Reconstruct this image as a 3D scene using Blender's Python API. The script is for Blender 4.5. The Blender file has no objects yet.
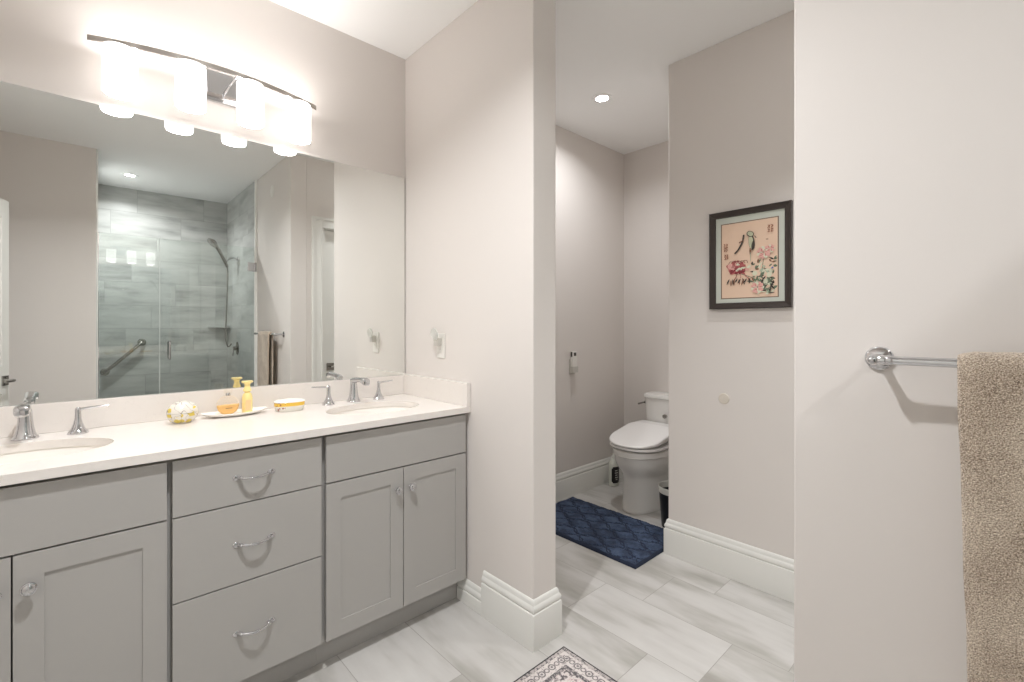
import bpy, bmesh, math, random
from mathutils import Vector, Matrix
random.seed(7)
S = bpy.context.scene
C = S.collection
PI = math.pi

# ------------------------------------------------------------------ camera
cam_data = bpy.data.cameras.new('camera')
cam_data.sensor_width = 36.0
cam_data.lens = 468.6 / 1024 * 36.0
cam_data.shift_y = -15.0 / 1024
cam_data.clip_start = 0.02
cam = bpy.data.objects.new('camera', cam_data)
C.objects.link(cam)
cam.location = (0, 0, 1.28)
cam.rotation_euler = (PI / 2, 0, -(PI / 2 - math.atan2(1018 - 512, 468.6)))
S.camera = cam

# ------------------------------------------------------------------ world, exposure
w = bpy.data.worlds.new('world'); S.world = w; w.use_nodes = True
w.node_tree.nodes['Background'].inputs[0].default_value = (0.9, 0.92, 1.0, 1)
w.node_tree.nodes['Background'].inputs[1].default_value = 0.35
S.view_settings.view_transform = 'Standard'
S.view_settings.look = 'None'
S.view_settings.gamma = 1.0
S.view_settings.use_curve_mapping = False
S.view_settings.exposure = 1.37
S.cycles.max_bounces = 14
S.cycles.diffuse_bounces = 7
S.cycles.glossy_bounces = 8
S.cycles.transparent_max_bounces = 16
S.cycles.sample_clamp_indirect = 4.0
# lamp strengths; passage downlight and shade-top glow are added fill (used by the lamp builders below)
SHADE_EMIT, BOTTOM_EMIT, UPLIGHT_EMIT = 0.85, 14.0, 34.0
LENS_GLOW = 14.0
W_MAIN, W_TOILET, W_PASSAGE_FILL, W_SHOWER = 10.3, 3.2, 1.3, 7.2

# ------------------------------------------------------------------ helpers
def lin(c):
    c = c / 255.0
    return c / 12.92 if c <= 0.04045 else ((c + 0.055) / 1.055) ** 2.4
def rgb(r, g, b): return (lin(r), lin(g), lin(b), 1.0)

def mat(name, col, rough=0.5, metal=0.0, **kw):
    m = bpy.data.materials.new(name); m.use_nodes = True
    b = m.node_tree.nodes['Principled BSDF']
    b.inputs['Base Color'].default_value = col
    b.inputs['Roughness'].default_value = rough
    b.inputs['Metallic'].default_value = metal
    for k, v in kw.items():
        b.inputs[k.replace('_', ' ')].default_value = v
    return m
def P(m): return m.node_tree.nodes['Principled BSDF']

class N:
    """tiny node-graph helper"""
    def __init__(s, m): s.m = m; s.t = m.node_tree; s.p = P(m)
    def new(s, kind, **kw):
        n = s.t.nodes.new(kind)
        for k, v in kw.items(): setattr(n, k, v)
        return n
    def put(s, sock, v):
        if isinstance(v, bpy.types.NodeSocket): s.t.links.new(v, sock)
        else: sock.default_value = v
    def math(s, op, a, b=0.0, c=None):
        n = s.new('ShaderNodeMath', operation=op)
        s.put(n.inputs[0], a); s.put(n.inputs[1], b)
        if c is not None: s.put(n.inputs[2], c)
        return n.outputs[0]
    def pos(s, which='Object'):
        tc = s.new('ShaderNodeTexCoord')
        sp = s.new('ShaderNodeSeparateXYZ'); s.t.links.new(tc.outputs[which], sp.inputs[0])
        return sp.outputs[0], sp.outputs[1], sp.outputs[2]
    def vec(s, x, y, z):
        n = s.new('ShaderNodeCombineXYZ')
        s.put(n.inputs[0], x); s.put(n.inputs[1], y); s.put(n.inputs[2], z)
        return n.outputs[0]
    def noise(s, v, scale, detail=2.0, rough=0.5, out='Fac'):
        n = s.new('ShaderNodeTexNoise')
        if v is not None: s.t.links.new(v, n.inputs['Vector'])
        n.inputs['Scale'].default_value = scale; n.inputs['Detail'].default_value = detail
        n.inputs['Roughness'].default_value = rough
        return n.outputs[out]
    def ramp(s, f, stops):
        n = s.new('ShaderNodeValToRGB'); s.put(n.inputs[0], f)
        e = n.color_ramp.elements
        while len(e) < len(stops): e.new(0.5)
        for k, (p, c) in enumerate(stops): e[k].position = p; e[k].color = c
        return n.outputs[0]
    def mix(s, f, a, b, blend='MIX'):
        n = s.new('ShaderNodeMix', data_type='RGBA', blend_type=blend)
        s.put(n.inputs[0], f); s.put(n.inputs[6], a); s.put(n.inputs[7], b)
        return n.outputs[2]
    def bump(s, h, strength=0.3, dist=0.01):
        n = s.new('ShaderNodeBump'); s.put(n.inputs['Height'], h)
        n.inputs['Strength'].default_value = strength; n.inputs['Distance'].default_value = dist
        s.t.links.new(n.outputs[0], s.p.inputs['Normal'])
    def color(s, c): s.put(s.p.inputs['Base Color'], c)

def box(bm, x0, x1, y0, y1, z0, z1, bev=0.0, seg=2):
    r = bmesh.ops.create_cube(bm, size=1.0)
    vs = r['verts']
    bmesh.ops.scale(bm, vec=(abs(x1 - x0), abs(y1 - y0), abs(z1 - z0)), verts=vs)
    bmesh.ops.translate(bm, vec=((x0 + x1) / 2, (y0 + y1) / 2, (z0 + z1) / 2), verts=vs)
    if bev > 0:
        es = list({e for v in vs for e in v.link_edges})
        bmesh.ops.bevel(bm, geom=es, offset=bev, segments=seg, affect='EDGES', profile=0.6)
def add_boxes(*bs, bev=0.0):
    bm = bmesh.new()
    for b in bs: box(bm, *b, bev=bev)
    return bm
def rings(bm, loops, cap0=True, cap1=True, closed=True):
    """bridge a list of equally long point loops"""
    vv = [[bm.verts.new(p) for p in L] for L in loops]
    n = len(vv[0])
    for a, b in zip(vv, vv[1:]):
        for i in range(n if closed else n - 1):
            j = (i + 1) % n
            bm.faces.new((a[i], a[j], b[j], b[i]))
    if cap0 and closed: bm.faces.new(list(reversed(vv[0])))
    if cap1 and closed: bm.faces.new(vv[-1])
    return vv
def lathe(bm, prof, M=None, n=32, cap0=True, cap1=True, sx=1.0, sy=1.0):
    loops = []
    for r, z in prof:
        r = max(r, 1e-5)
        loops.append([Vector((r * sx * math.cos(2 * PI * i / n), r * sy * math.sin(2 * PI * i / n), z)) for i in range(n)])
    if M is not None: loops = [[M @ p for p in L] for L in loops]
    rings(bm, loops, cap0, cap1)
def frame_to(origin, axis, up=Vector((0, 0, 1))):
    """matrix whose local Z runs along axis"""
    z = Vector(axis).normalized()
    if abs(z.dot(up)) > 0.99: up = Vector((0, 1, 0))
    x = up.cross(z).normalized(); y = z.cross(x)
    return Matrix(((x.x, y.x, z.x, origin[0]), (x.y, y.y, z.y, origin[1]), (x.z, y.z, z.z, origin[2]), (0, 0, 0, 1)))
def tube(bm, pts, r, n=12, smooth=0, flat=1.0):
    pts = [Vector(p) for p in pts]
    rr = list(r) if hasattr(r, '__len__') else [r] * len(pts)
    for _ in range(smooth):                                   # Chaikin-like refinement
        q, qr = [pts[0]], [rr[0]]
        for i in range(len(pts) - 1):
            q += [pts[i] * .75 + pts[i + 1] * .25, pts[i] * .25 + pts[i + 1] * .75]
            qr += [rr[i] * .75 + rr[i + 1] * .25, rr[i] * .25 + rr[i + 1] * .75]
        pts, rr = q + [pts[-1]], qr + [rr[-1]]
    up = None; loops = []
    for i, p in enumerate(pts):
        t = (pts[min(i + 1, len(pts) - 1)] - pts[max(i - 1, 0)]).normalized()
        if up is None:
            up = Vector((0, 0, 1)) if abs(t.z) < 0.9 else Vector((0, 1, 0))
        up = (up - t * up.dot(t)).normalized()
        sd = t.cross(up)
        loops.append([p + sd * math.cos(2 * PI * k / n) * rr[i] + up * math.sin(2 * PI * k / n) * rr[i] * flat for k in range(n)])
    rings(bm, loops)
def sphere(bm, c, r, sx=1, sy=1, sz=1, u=20, v=12):
    M = Matrix.Translation(c) @ Matrix.Diagonal((sx, sy, sz, 1))
    bmesh.ops.create_uvsphere(bm, u_segments=u, v_segments=v, radius=r, matrix=M)

def obj(name, bm, m, parent=None, smooth=True, angle=38, fix=True):
    if fix: bmesh.ops.recalc_face_normals(bm, faces=bm.faces[:])
    me = bpy.data.meshes.new(name); bm.to_mesh(me); bm.free()
    for x in (m if isinstance(m, (list, tuple)) else [m]): me.materials.append(x)
    if smooth:
        me.polygons.foreach_set('use_smooth', [True] * len(me.polygons))
        me.set_sharp_from_angle(angle=math.radians(angle))
    o = bpy.data.objects.new(name, me); C.objects.link(o)
    if smooth and angle == 38:
        wn_ = o.modifiers.new('weighted', 'WEIGHTED_NORMAL'); wn_.keep_sharp = True; wn_.weight = 80
    if parent is not None: o.parent = parent
    return o
def tag(o, label, cat, group=None):
    o['label'] = label; o['category'] = cat
    if group: o['group'] = group
    return o
def thing(name, label, cat, loc=(0, 0, 0), rotz=0.0, group=None):
    o = bpy.data.objects.new(name, None); o.empty_display_size = 0.05; C.objects.link(o)
    o.location = loc; o.rotation_euler = (0, 0, rotz)
    return tag(o, label, cat, group)
def struct(name, bm, m, parent=None, smooth=False):
    o = obj(name, bm, m, parent, smooth=smooth)
    if parent is None: o['kind'] = 'structure'
    return o
def dup(root, loc, label, rotz=None):
    r = root.copy(); C.objects.link(r); r.location = loc; r['label'] = label
    if rotz is not None: r.rotation_euler = (0, 0, rotz)
    for ch in list(root.children):
        c = ch.copy(); C.objects.link(c); c.parent = r
        for g in list(ch.children):
            d = g.copy(); C.objects.link(d); d.parent = c
    return r

# ------------------------------------------------------------------ materials
m_wall = mat('wall_paint', rgb(220, 214, 209), 0.6)
g = N(m_wall); g.bump(g.noise(None, 260, 2), 0.04, 0.002)
m_ceil = mat('ceiling_paint', rgb(247, 247, 246), 0.7)
m_trim = mat('white_trim_paint', rgb(226, 225, 220), 0.35)
m_cab = mat('grey_cabinet_paint', rgb(170, 167, 163), 0.38)
m_quartz = mat('white_quartz', rgb(228, 222, 216), 0.22)
g = N(m_quartz)
x, y, z = g.pos()
n1 = g.noise(g.vec(x, y, z), 7, 6, 0.6)
vein = g.math('LESS_THAN', g.math('ABSOLUTE', g.math('SUBTRACT', n1, 0.5)), 0.004)
g.color(g.mix(g.math('MULTIPLY', vein, 0.07), rgb(228, 222, 216), rgb(168, 158, 152)))
m_chrome = mat('chrome', rgb(208, 208, 210), 0.06, 1.0)
m_nickel = mat('brushed_nickel', rgb(168, 165, 160), 0.22, 1.0)
m_satin = mat('satin_bar_metal', rgb(190, 185, 180), 0.35, 1.0)
m_mirror = mat('mirror_silver', (0.89, 0.905, 0.885, 1), 0.0, 1.0)
m_medge = mat('mirror_edge', rgb(90, 98, 92), 0.2)
m_ceramic = mat('white_ceramic', rgb(243, 239, 233), 0.12)
m_toilet = mat('toilet_china', rgb(232, 230, 226), 0.12)
m_seat = mat('seat_plastic', rgb(244, 242, 240), 0.25)
m_dark = mat('dark_gap', rgb(40, 38, 36), 0.6)
m_black = mat('black_plastic', rgb(24, 24, 26), 0.35)
m_whitepl = mat('white_plastic', rgb(228, 225, 219), 0.35)
m_greypl = mat('grey_plastic', rgb(120, 118, 112), 0.4)
m_disc = mat('painted_cover', rgb(212, 204, 192), 0.5)

def emit(name, col, strength):
    m = mat(name, (0.9, 0.9, 0.9, 1), 0.4)
    P(m).inputs['Emission Color'].default_value = col
    P(m).inputs['Emission Strength'].default_value = strength
    return m
m_shade = emit('lit_opal_glass', (1.0, 0.955, 0.93, 1), SHADE_EMIT)
m_bottom = emit('lit_shade_opening', (1.0, 0.965, 0.945, 1), BOTTOM_EMIT)
m_uplight = emit('added_uplight_ring', (1.0, 0.965, 0.945, 1), UPLIGHT_EMIT)
m_lens = emit('lit_lens', (1.0, 1.0, 0.98, 1), LENS_GLOW)

def thin_glass(name, tint, ior=1.5, gain=1.0, refl=1.0):
    m = bpy.data.materials.new(name); m.use_nodes = True
    t = m.node_tree; t.nodes.clear()
    out = t.nodes.new('ShaderNodeOutputMaterial')
    mx = t.nodes.new('ShaderNodeMixShader'); fr = t.nodes.new('ShaderNodeFresnel')
    tr = t.nodes.new('ShaderNodeBsdfTransparent'); gl = t.nodes.new('ShaderNodeBsdfGlossy')
    fr.inputs['IOR'].default_value = ior
    tr.inputs['Color'].default_value = tint; gl.inputs['Roughness'].default_value = 0.0
    gl.inputs['Color'].default_value = (gain, gain, gain, 1)
    mu = t.nodes.new('ShaderNodeMath'); mu.operation = 'MULTIPLY'; mu.inputs[1].default_value = refl
    t.links.new(fr.outputs[0], mu.inputs[0]); t.links.new(mu.outputs[0], mx.inputs[0]); t.links.new(tr.outputs[0], mx.inputs[1])
    t.links.new(gl.outputs[0], mx.inputs[2]); t.links.new(mx.outputs[0], out.inputs[0])
    return m
m_glass = thin_glass('shower_glass', (0.955, 0.98, 0.97, 1), 1.7)
m_clear = thin_glass('clear_glass', (0.995, 0.985, 0.965, 1), 1.3, 1.0, 0.35)

def tile_mat(name, ua, va, L, W, u0, v0, shift, stops, grout, streak, rough, gw=0.0022, tilevar=0.10):
    m = mat(name, (0.5, 0.5, 0.5, 1), rough); g = N(m)
    p = g.pos('Object')
    u, v = p[ua], p[va]
    vv = g.math('DIVIDE', g.math('SUBTRACT', v, v0), W)
    k = g.math('FLOOR', vv)
    uu = g.math('DIVIDE', g.math('ADD', g.math('SUBTRACT', u, u0), g.math('MULTIPLY', k, -shift)), L)
    ku = g.math('FLOOR', uu)
    fu, fv = g.math('SUBTRACT', uu, ku), g.math('SUBTRACT', vv, k)
    du = g.math('MULTIPLY', g.math('MINIMUM', fu, g.math('SUBTRACT', 1.0, fu)), L)
    dv = g.math('MULTIPLY', g.math('MINIMUM', fv, g.math('SUBTRACT', 1.0, fv)), W)
    d = g.math('MINIMUM', du, dv)
    wn = g.new('ShaderNodeTexWhiteNoise', noise_dimensions='2D'); g.put(wn.inputs['Vector'], g.vec(k, ku, 0.0))
    rnd = wn.outputs['Value']
    off = g.math('MULTIPLY', rnd, 37.0)
    nz = g.noise(g.vec(g.math('ADD', g.math('MULTIPLY', u, streak[0]), off), g.math('ADD', g.math('MULTIPLY', v, streak[1]), off), off), 1.0, 4.0, 0.55)
    val = g.math('ADD', nz, g.math('MULTIPLY', g.math('SUBTRACT', rnd, 0.5), tilevar))
    col = g.ramp(val, stops)
    isg = g.math('LESS_THAN', d, gw)
    g.color(g.mix(isg, col, grout))
    g.bump(g.math('SMOOTH_MIN', g.math('DIVIDE', d, gw * 2), 1.0, 0.3), 0.25, 0.001)
    return m
m_floor = tile_mat('grey_streaked_floor_tile', 1, 0, 0.612, 0.298, 0.78, 1.632, -0.203,
                   [(0.26, rgb(146, 142, 135)), (0.40, rgb(170, 167, 161)), (0.54, rgb(191, 188, 184)), (0.75, rgb(202, 200, 196))],
                   rgb(150, 146, 140), (1.7, 7.0), 0.32, 0.0012, 0.06)
STW = [(0.28, rgb(150, 151, 148)), (0.45, rgb(180, 181, 178)), (0.60, rgb(194, 195, 192)), (0.8, rgb(208, 208, 205))]
m_stile_b = tile_mat('shower_wall_tile_back', 0, 2, 0.61, 0.25, 0.10, 0.002, 0.22, STW, rgb(150, 151, 147), (2.0, 9.0), 0.3, 0.0014, 0.07)
m_stile_s = tile_mat('shower_wall_tile_side', 1, 2, 0.61, 0.25, -1.7, 0.002, 0.22, STW, rgb(150, 151, 147), (2.0, 9.0), 0.3, 0.0014, 0.07)

# ------------------------------------------------------------------ room shell
ZC = 2.752
XP, YM, XB, XPW = 1.326, 2.30, 3.44, 2.442       # partition face, mirror wall, toilet back wall, painting wall
struct('floor', add_boxes((-2.0, 3.6, -2.05, 2.45, -0.10, 0.0)), m_floor)
struct('ceiling', add_boxes((-2.0, 3.6, -2.05, 2.45, ZC, ZC + 0.1)), m_ceil)
struct('wall_mirror', add_boxes((-0.74, 3.56, YM, YM + 0.12, 0, ZC)), m_wall)
struct('wall_partition', add_boxes((XP, 1.459, 1.307, YM, 0, ZC), bev=0.004), m_wall)
struct('wall_toilet_back', add_boxes((XB, XB + 0.12, 1.22, YM, 0, ZC)), m_wall)
struct('wall_toilet_side', add_boxes((XPW + 0.12, XB, 1.22, 1.34, 0, ZC)), m_wall)
struct('wall_painting', add_boxes((XPW, XPW + 0.12, 0.26, 1.34, 0, ZC), bev=0.006), m_wall)
struct('wall_closet', add_boxes((1.459, 1.60, 0.26, 0.385, 0, ZC), (1.60, 2.345, 0.26, 0.385, 2.155, ZC), (2.345, XPW, 0.26, 0.385, 0, ZC)), m_wall)
struct('wall_towel', add_boxes((XP, 1.459, -2.02, 0.385, 0, ZC), bev=0.004), m_wall)
struct('wall_back', add_boxes((-0.74, 0.116, -0.74, -0.616, 0, ZC)), m_wall)
struct('wall_shower_left', add_boxes((0.0, 0.110, -2.02, -0.74, 0, ZC)), m_wall)
struct('wall_shower_back', add_boxes((0.110, XP, -2.02, -1.90, 0, ZC)), m_wall)
struct('wall_left', add_boxes((-0.74, -0.62, -0.616, -0.145, 0, ZC), (-0.74, -0.62, 0.635, YM, 0, ZC), (-0.74, -0.62, -0.145, 0.635, 2.15, ZC)), m_wall)
struct('wall_hall', add_boxes((-1.9, -1.8, -2.0, 2.4, 0, ZC)), m_wall)
struct('wall_tile_back', add_boxes((0.110, XP, -1.90, -1.888, 0.0, ZC)), m_stile_b)
struct('wall_tile_right', add_boxes((1.318, XP - 0.0005, -1.888, -0.652, 0.0, ZC)), m_stile_s)
struct('wall_tile_left', add_boxes((0.110, 0.122, -1.888, -0.742, 0.0, ZC)), m_stile_s)
struct('trim_1', add_boxes((0.123, 1.317, -0.70, -0.58, 0.0, 0.10), bev=0.003), m_quartz)     # shower kerb

# baseboards -------------------------------------------------------
BASE = [(0, 0), (0.018, 0), (0.018, 0.136), (0.0165, 0.141), (0.012, 0.1435), (0.0125, 0.147), (0.0155, 0.152), (0.016, 0.159),
        (0.0135, 0.167), (0.0095, 0.173), (0.0085, 0.181), (0.006, 0.189), (0.0025, 0.193), (0, 0.194)]
def base_runs(path, runs, prof):
    P2 = [Vector(p) for p in path]; n = len(P2)
    nor = []
    for a, b in zip(P2, P2[1:]):
        t = (b - a).normalized(); nor.append(Vector((t.y, -t.x)))
    off = []
    for i in range(n):
        if i == 0: off.append(nor[0])
        elif i == n - 1: off.append(nor[-1])
        else:
            s = nor[i - 1] + nor[i]; off.append(s / (1 + nor[i - 1].dot(nor[i])))
    for name, i0, i1 in runs:
        bm = bmesh.new(); loops = []
        for i in range(i0, i1 + 1):
            loops.append([Vector((P2[i].x + off[i].x * (d + 0.0003), P2[i].y + off[i].y * (d + 0.0003), zz)) for d, zz in prof])
        rings(bm, loops)
        o = obj(name, bm, m_trim, angle=24); o['kind'] = 'structure'
base_runs([(XP, 1.614), (XP, 1.307), (1.459, 1.307), (1.459, YM), (XB, YM), (XB, 1.34), (XPW, 1.34), (XPW, 0.385)],
          [('baseboard_partition', 0, 3), ('baseboard_toilet', 3, 6), ('baseboard_passage', 6, 7)], BASE)
base_runs([(XP, 1.795), (XP, 1.6145)], [('baseboard_vanity', 0, 1)], [(d, zz if zz < 0.1 else zz - 0.088) for d, zz in BASE])
base_runs([(1.495, 0.385), (XP, 0.385), (XP, -0.575)], [('baseboard_towel', 0, 2)], BASE)
base_runs([(0.114, -0.616), (-0.62, -0.616), (-0.62, -0.245)], [('baseboard_back', 0, 2)], BASE)
base_runs([(-0.62, 0.735), (-0.62, YM)], [('baseboard_left', 0, 1)], BASE)

# doors -------------------------------------------------------
def panel_leaf(w_, h_, t_, panels, st=0.115):
    """door leaf in local x (0..w), y (0..-t), z; moulded recessed panels"""
    bm = bmesh.new()
    box(bm, 0, w_, -t_ + 0.010, -0.010, 0, h_)
    zs = [0.0] + [zz for pr in panels for zz in pr] + [h_]
    for y0, y1 in ((-0.010, 0.0), (-t_, -t_ + 0.010)):
        box(bm, 0, st, y0, y1, 0, h_, 0.002); box(bm, w_ - st, w_, y0, y1, 0, h_, 0.002)
        for i in range(0, len(zs), 2): box(bm, st, w_ - st, y0, y1, zs[i], zs[i + 1], 0.002)
        for a, b in panels: box(bm, st + 0.03, w_ - st - 0.03, y0 * 0.6 if y0 < -0.02 else y0, y1 if y0 < -0.02 else y1 - 0.004, a + 0.03, b - 0.03, 0.003)
    return bm
def lever_set(parent, x, z, side, dirx):
    """square rosette and lever on face y=0 (side=1) or the back face"""
    bm = bmesh.new()
    y0 = 0.0 if side > 0 else -0.040
    box(bm, x - 0.033, x + 0.033, min(y0, y0 + side * 0.009), max(y0, y0 + side * 0.009), z - 0.033, z + 0.033, 0.0015)
    ro = obj('rosette', bm, m_nickel, parent)
    bm = bmesh.new()
    tube(bm, [(x, y0, z), (x, y0 + side * 0.030, z), (x, y0 + side * 0.05, z), (x + dirx * 0.02, y0 + side * 0.056, z), (x + dirx * 0.115, y0 + side * 0.054, z)],
         [0.010, 0.010, 0.010, 0.0095, 0.008], smooth=1)
    obj('lever', bm, m_nickel, ro)
d1 = thing('door_1', 'white panelled closet door', 'door', (1.617, 0.355, 0.008))
del d1['label'], d1['category']; d1['kind'] = 'structure'
obj('door_leaf', panel_leaf(0.712, 2.135, 0.040, [(0.24, 0.82), (1.0, 2.02)]), m_trim, d1)
lever_set(d1, 0.058, 0.905, 1, 1)
d2 = thing('door_2', 'white door', 'door', (-0.585, 0.628, 0.008), math.atan2(-0.718, 0.24))
del d2['label'], d2['category']; d2['kind'] = 'structure'
obj('door_leaf', panel_leaf(0.757, 2.12, 0.036, [(0.24, 0.82), (1.0, 2.0)], 0.085), m_trim, d2)
lever_set(d2, 0.70, 0.905, 1, -1)
def casing(name, horizontal, fixed, a, b, top, wdt, dirn):
    """door casing with an outer back-band and an inner bead"""
    bm = bmesh.new()
    def seg(p0, p1, z0, z1, t):
        lo, hi = sorted((fixed + dirn * 0.0003, fixed + dirn * t))
        if horizontal: box(bm, p0, p1, lo, hi, z0, z1, 0.002)
        else: box(bm, lo, hi, p0, p1, z0, z1, 0.002)
    for s, e in ((a - wdt, -1), (b, 1)):
        seg(s + 0.0005, s + wdt - 0.0005, 0, top + wdt - 0.001, 0.014)
        o0 = s if e < 0 else s + wdt - 0.024
        seg(o0, o0 + 0.024, 0, top + wdt - 0.0005, 0.021)
        i0 = s + wdt - 0.012 if e < 0 else s
        seg(i0, i0 + 0.012, 0, top, 0.018)
    seg(a, b, top, top + wdt - 0.001, 0.0138)
    seg(a - wdt + 0.0242, b + wdt - 0.0242, top + wdt - 0.024, top + wdt - 0.0005, 0.0208)
    o = struct(name, bm, m_trim); return o
casing('trim_2', True, 0.385, 1.592, 2.348, 2.152, 0.092, 1)
casing('trim_3', False, -0.62, -0.142, 0.632, 2.148, 0.092, 1)
struct('trim_4', add_boxes((1.6005, 1.614, 0.262, 0.384, 0, 2.15), (2.332, 2.3445, 0.262, 0.384, 0, 2.15), (1.614, 2.332, 0.262, 0.384, 2.145, 2.1545)), m_trim)

# ------------------------------------------------------------------ vanity cabinets
YF0, YF1 = 1.728, 1.747       # front faces of doors/drawers
YB0 = 1.757                   # face frame
def carcass(x0, x1, mids=()):
    bm = bmesh.new()
    z0, z1 = 0.105, 0.8825
    box(bm, x0, x0 + 0.018, YB0, 2.296, z0, z1); box(bm, x1 - 0.018, x1, YB0, 2.296, z0, z1)
    box(bm, x0 + 0.018, x1 - 0.018, YB0, 2.296, z0, z0 + 0.016)
    box(bm, x0 + 0.018, x1 - 0.018, 2.286, 2.296, z0 + 0.016, z1)
    box(bm, x0 + 0.018, x0 + 0.045, YB0, YB0 + 0.019, z0 + 0.016, z1); box(bm, x1 - 0.045, x1 - 0.018, YB0, YB0 + 0.019, z0 + 0.016, z1)
    for a, b in [(z0 + 0.016, z0 + 0.04), (z1 - 0.035, z1)] + list(mids):
        box(bm, x0 + 0.045, x1 - 0.045, YB0, YB0 + 0.019, a, b)
    return bm
def shaker(x0, x1, z0, z1):
    bm = bmesh.new(); s = 0.057; r = 0.060
    box(bm, x0, x0 + s, YF0, YF1, z0, z1, 0.0007); box(bm, x1 - s, x1, YF0, YF1, z0, z1, 0.0007)
    box(bm, x0 + s - 0.001, x1 - s + 0.001, YF0, YF1, z0, z0 + r, 0.0007); box(bm, x0 + s - 0.001, x1 - s + 0.001, YF0, YF1, z1 - r, z1, 0.0007)
    box(bm, x0 + s - 0.004, x1 - s + 0.004, YF0 + 0.0045, YF1 - 0.003, z0 + r - 0.004, z1 - r + 0.004)
    return bm
def knob(parent, x, z):
    bm = bmesh.new(); M = frame_to((x, YF0, z), (0, -1, 0))
    lathe(bm, [(0.0085, 0), (0.0085, 0.0025), (0.0055, 0.005), (0.0055, 0.013), (0.010, 0.0155), (0.0155, 0.018), (0.0165, 0.021), (0.0160, 0.0235), (0.0135, 0.0245), (0.0125, 0.0265), (0.0105, 0.0285), (0.005, 0.030), (0, 0.0303)], M, 28)
    obj('knob', bm, m_chrome, parent)
def pull(parent, x, z):
    bm = bmesh.new()
    for s in (-1, 1):
        sphere(bm, (x + s * 0.053, YF0, z), 0.011, 1.05, 0.35, 0.82)
        sphere(bm, (x + s * 0.041, YF0 - 0.012, z), 0.0062, 1, 1.2, 1)
        tube(bm, [(x + s * 0.050, YF0 - 0.001, z), (x + s * 0.044, YF0 - 0.010, z), (x + s * 0.037, YF0 - 0.018, z - 0.001)], [0.005, 0.0052, 0.0045], smooth=1)
    tube(bm, [(x - 0.042, YF0 - 0.013, z), (x - 0.030, YF0 - 0.023, z - 0.001), (x - 0.012, YF0 - 0.028, z - 0.002), (x + 0.012, YF0 - 0.028, z - 0.002), (x + 0.030, YF0 - 0.023, z - 0.001), (x + 0.042, YF0 - 0.013, z)],
         [0.0042, 0.0040, 0.0046, 0.0046, 0.0040, 0.0042], smooth=2)
    obj('pull_handle', bm, m_chrome, parent)
def slab(x0, x1, z0, z1): return add_boxes((x0, x1, YF0, YF1, z0, z1), bev=0.0015)

def toe(x0, x1, parent): obj('toe_kick', add_boxes((x0, x1, 1.800, 1.815, 0.0, 0.1045)), m_cab, parent)
def sink_cabinet(x0, x1, d0, dm, dend, label):
    c = thing('vanity_cabinet', label, 'cabinet', (0, 0, 0), group='vanity cabinets under the white counter')
    obj('body', carcass(x0, x1, [(0.685, 0.712)]), m_cab, c, smooth=False)
    toe(x0, x1, c)
    obj('false_front', slab(d0, dend, 0.7005, 0.872), m_cab, c)
    a = obj('door', shaker(d0, dm - 0.0018, 0.117, 0.6955), m_cab, c)
    b = obj('door', shaker(dm + 0.0018, dend, 0.117, 0.6955), m_cab, c)
    knob(a, dm - 0.031, 0.612); knob(b, dm + 0.031, 0.612)
    return c
sink_cabinet(0.6605, 1.3245, 0.670, 0.9885, 1.3105, 'grey two door sink cabinet beside the partition wall, right of the drawers')
sink_cabinet(-0.4595, 0.2005, -0.4430, -0.1230, 0.195, 'grey two door sink cabinet at the left edge of the photo')
c = thing('drawer_cabinet', 'grey cabinet of three drawers between the two sink cabinets', 'cabinet', (0, 0, 0), group='vanity cabinets under the white counter')
obj('body', carcass(0.2010, 0.6600, [(0.685, 0.712), (0.428, 0.452)]), m_cab, c, smooth=False)
toe(0.2010, 0.6600, c)
for z0, z1, zp in ((0.7005, 0.872, 0.786), (0.4415, 0.6965, 0.567), (0.117, 0.4375, 0.278)):
    d = obj('drawer', slab(0.2085, 0.653, z0, z1), m_cab, c)
    pull(d, 0.431, zp)

# countertop with two oval cut-outs
SINKS = [(-0.127, 1.985), (0.988, 1.985)]
SA, SB = 0.212, 0.152
def top_slab():
    bm = bmesh.new(); z = 0.910
    es = []
    def loop(pts):
        vs = [bm.verts.new(p) for p in pts]
        for i in range(len(vs)): es.append(bm.edges.new((vs[i], vs[(i + 1) % len(vs)])))
    x0, x1, y0, y1 = -0.475, 1.3250, 1.710, 2.2985
    loop([(x0, y0, z), (x1, y0, z), (x1, y1, z), (x0, y1, z)])
    for cx, cy in SINKS:
        loop([(cx + SA * math.cos(2 * PI * i / 56), cy + SB * math.sin(2 * PI * i / 56), z) for i in range(56)])
    bmesh.ops.triangle_fill(bm, use_beauty=True, use_dissolve=False, edges=es)
    r = bmesh.ops.extrude_face_region(bm, geom=bm.faces[:])
    bmesh.ops.translate(bm, vec=(0, 0, -0.0265), verts=[v for v in r['geom'] if isinstance(v, bmesh.types.BMVert)])
    return bm
ct = thing('countertop', 'white quartz vanity countertop with backsplash and two oval sink cutouts', 'countertop', (0, 0, 0))
obj('slab', top_slab(), m_quartz, ct, angle=30)
obj('backsplash', add_boxes((-0.475, 1.3052, 2.279, 2.2985, 0.9102, 1.0125), bev=0.0015), m_quartz, ct)
obj('side_splash', add_boxes((1.3055, 1.3250, 1.712, 2.2985, 0.9102, 1.0175), bev=0.0015), m_quartz, ct)

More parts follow.
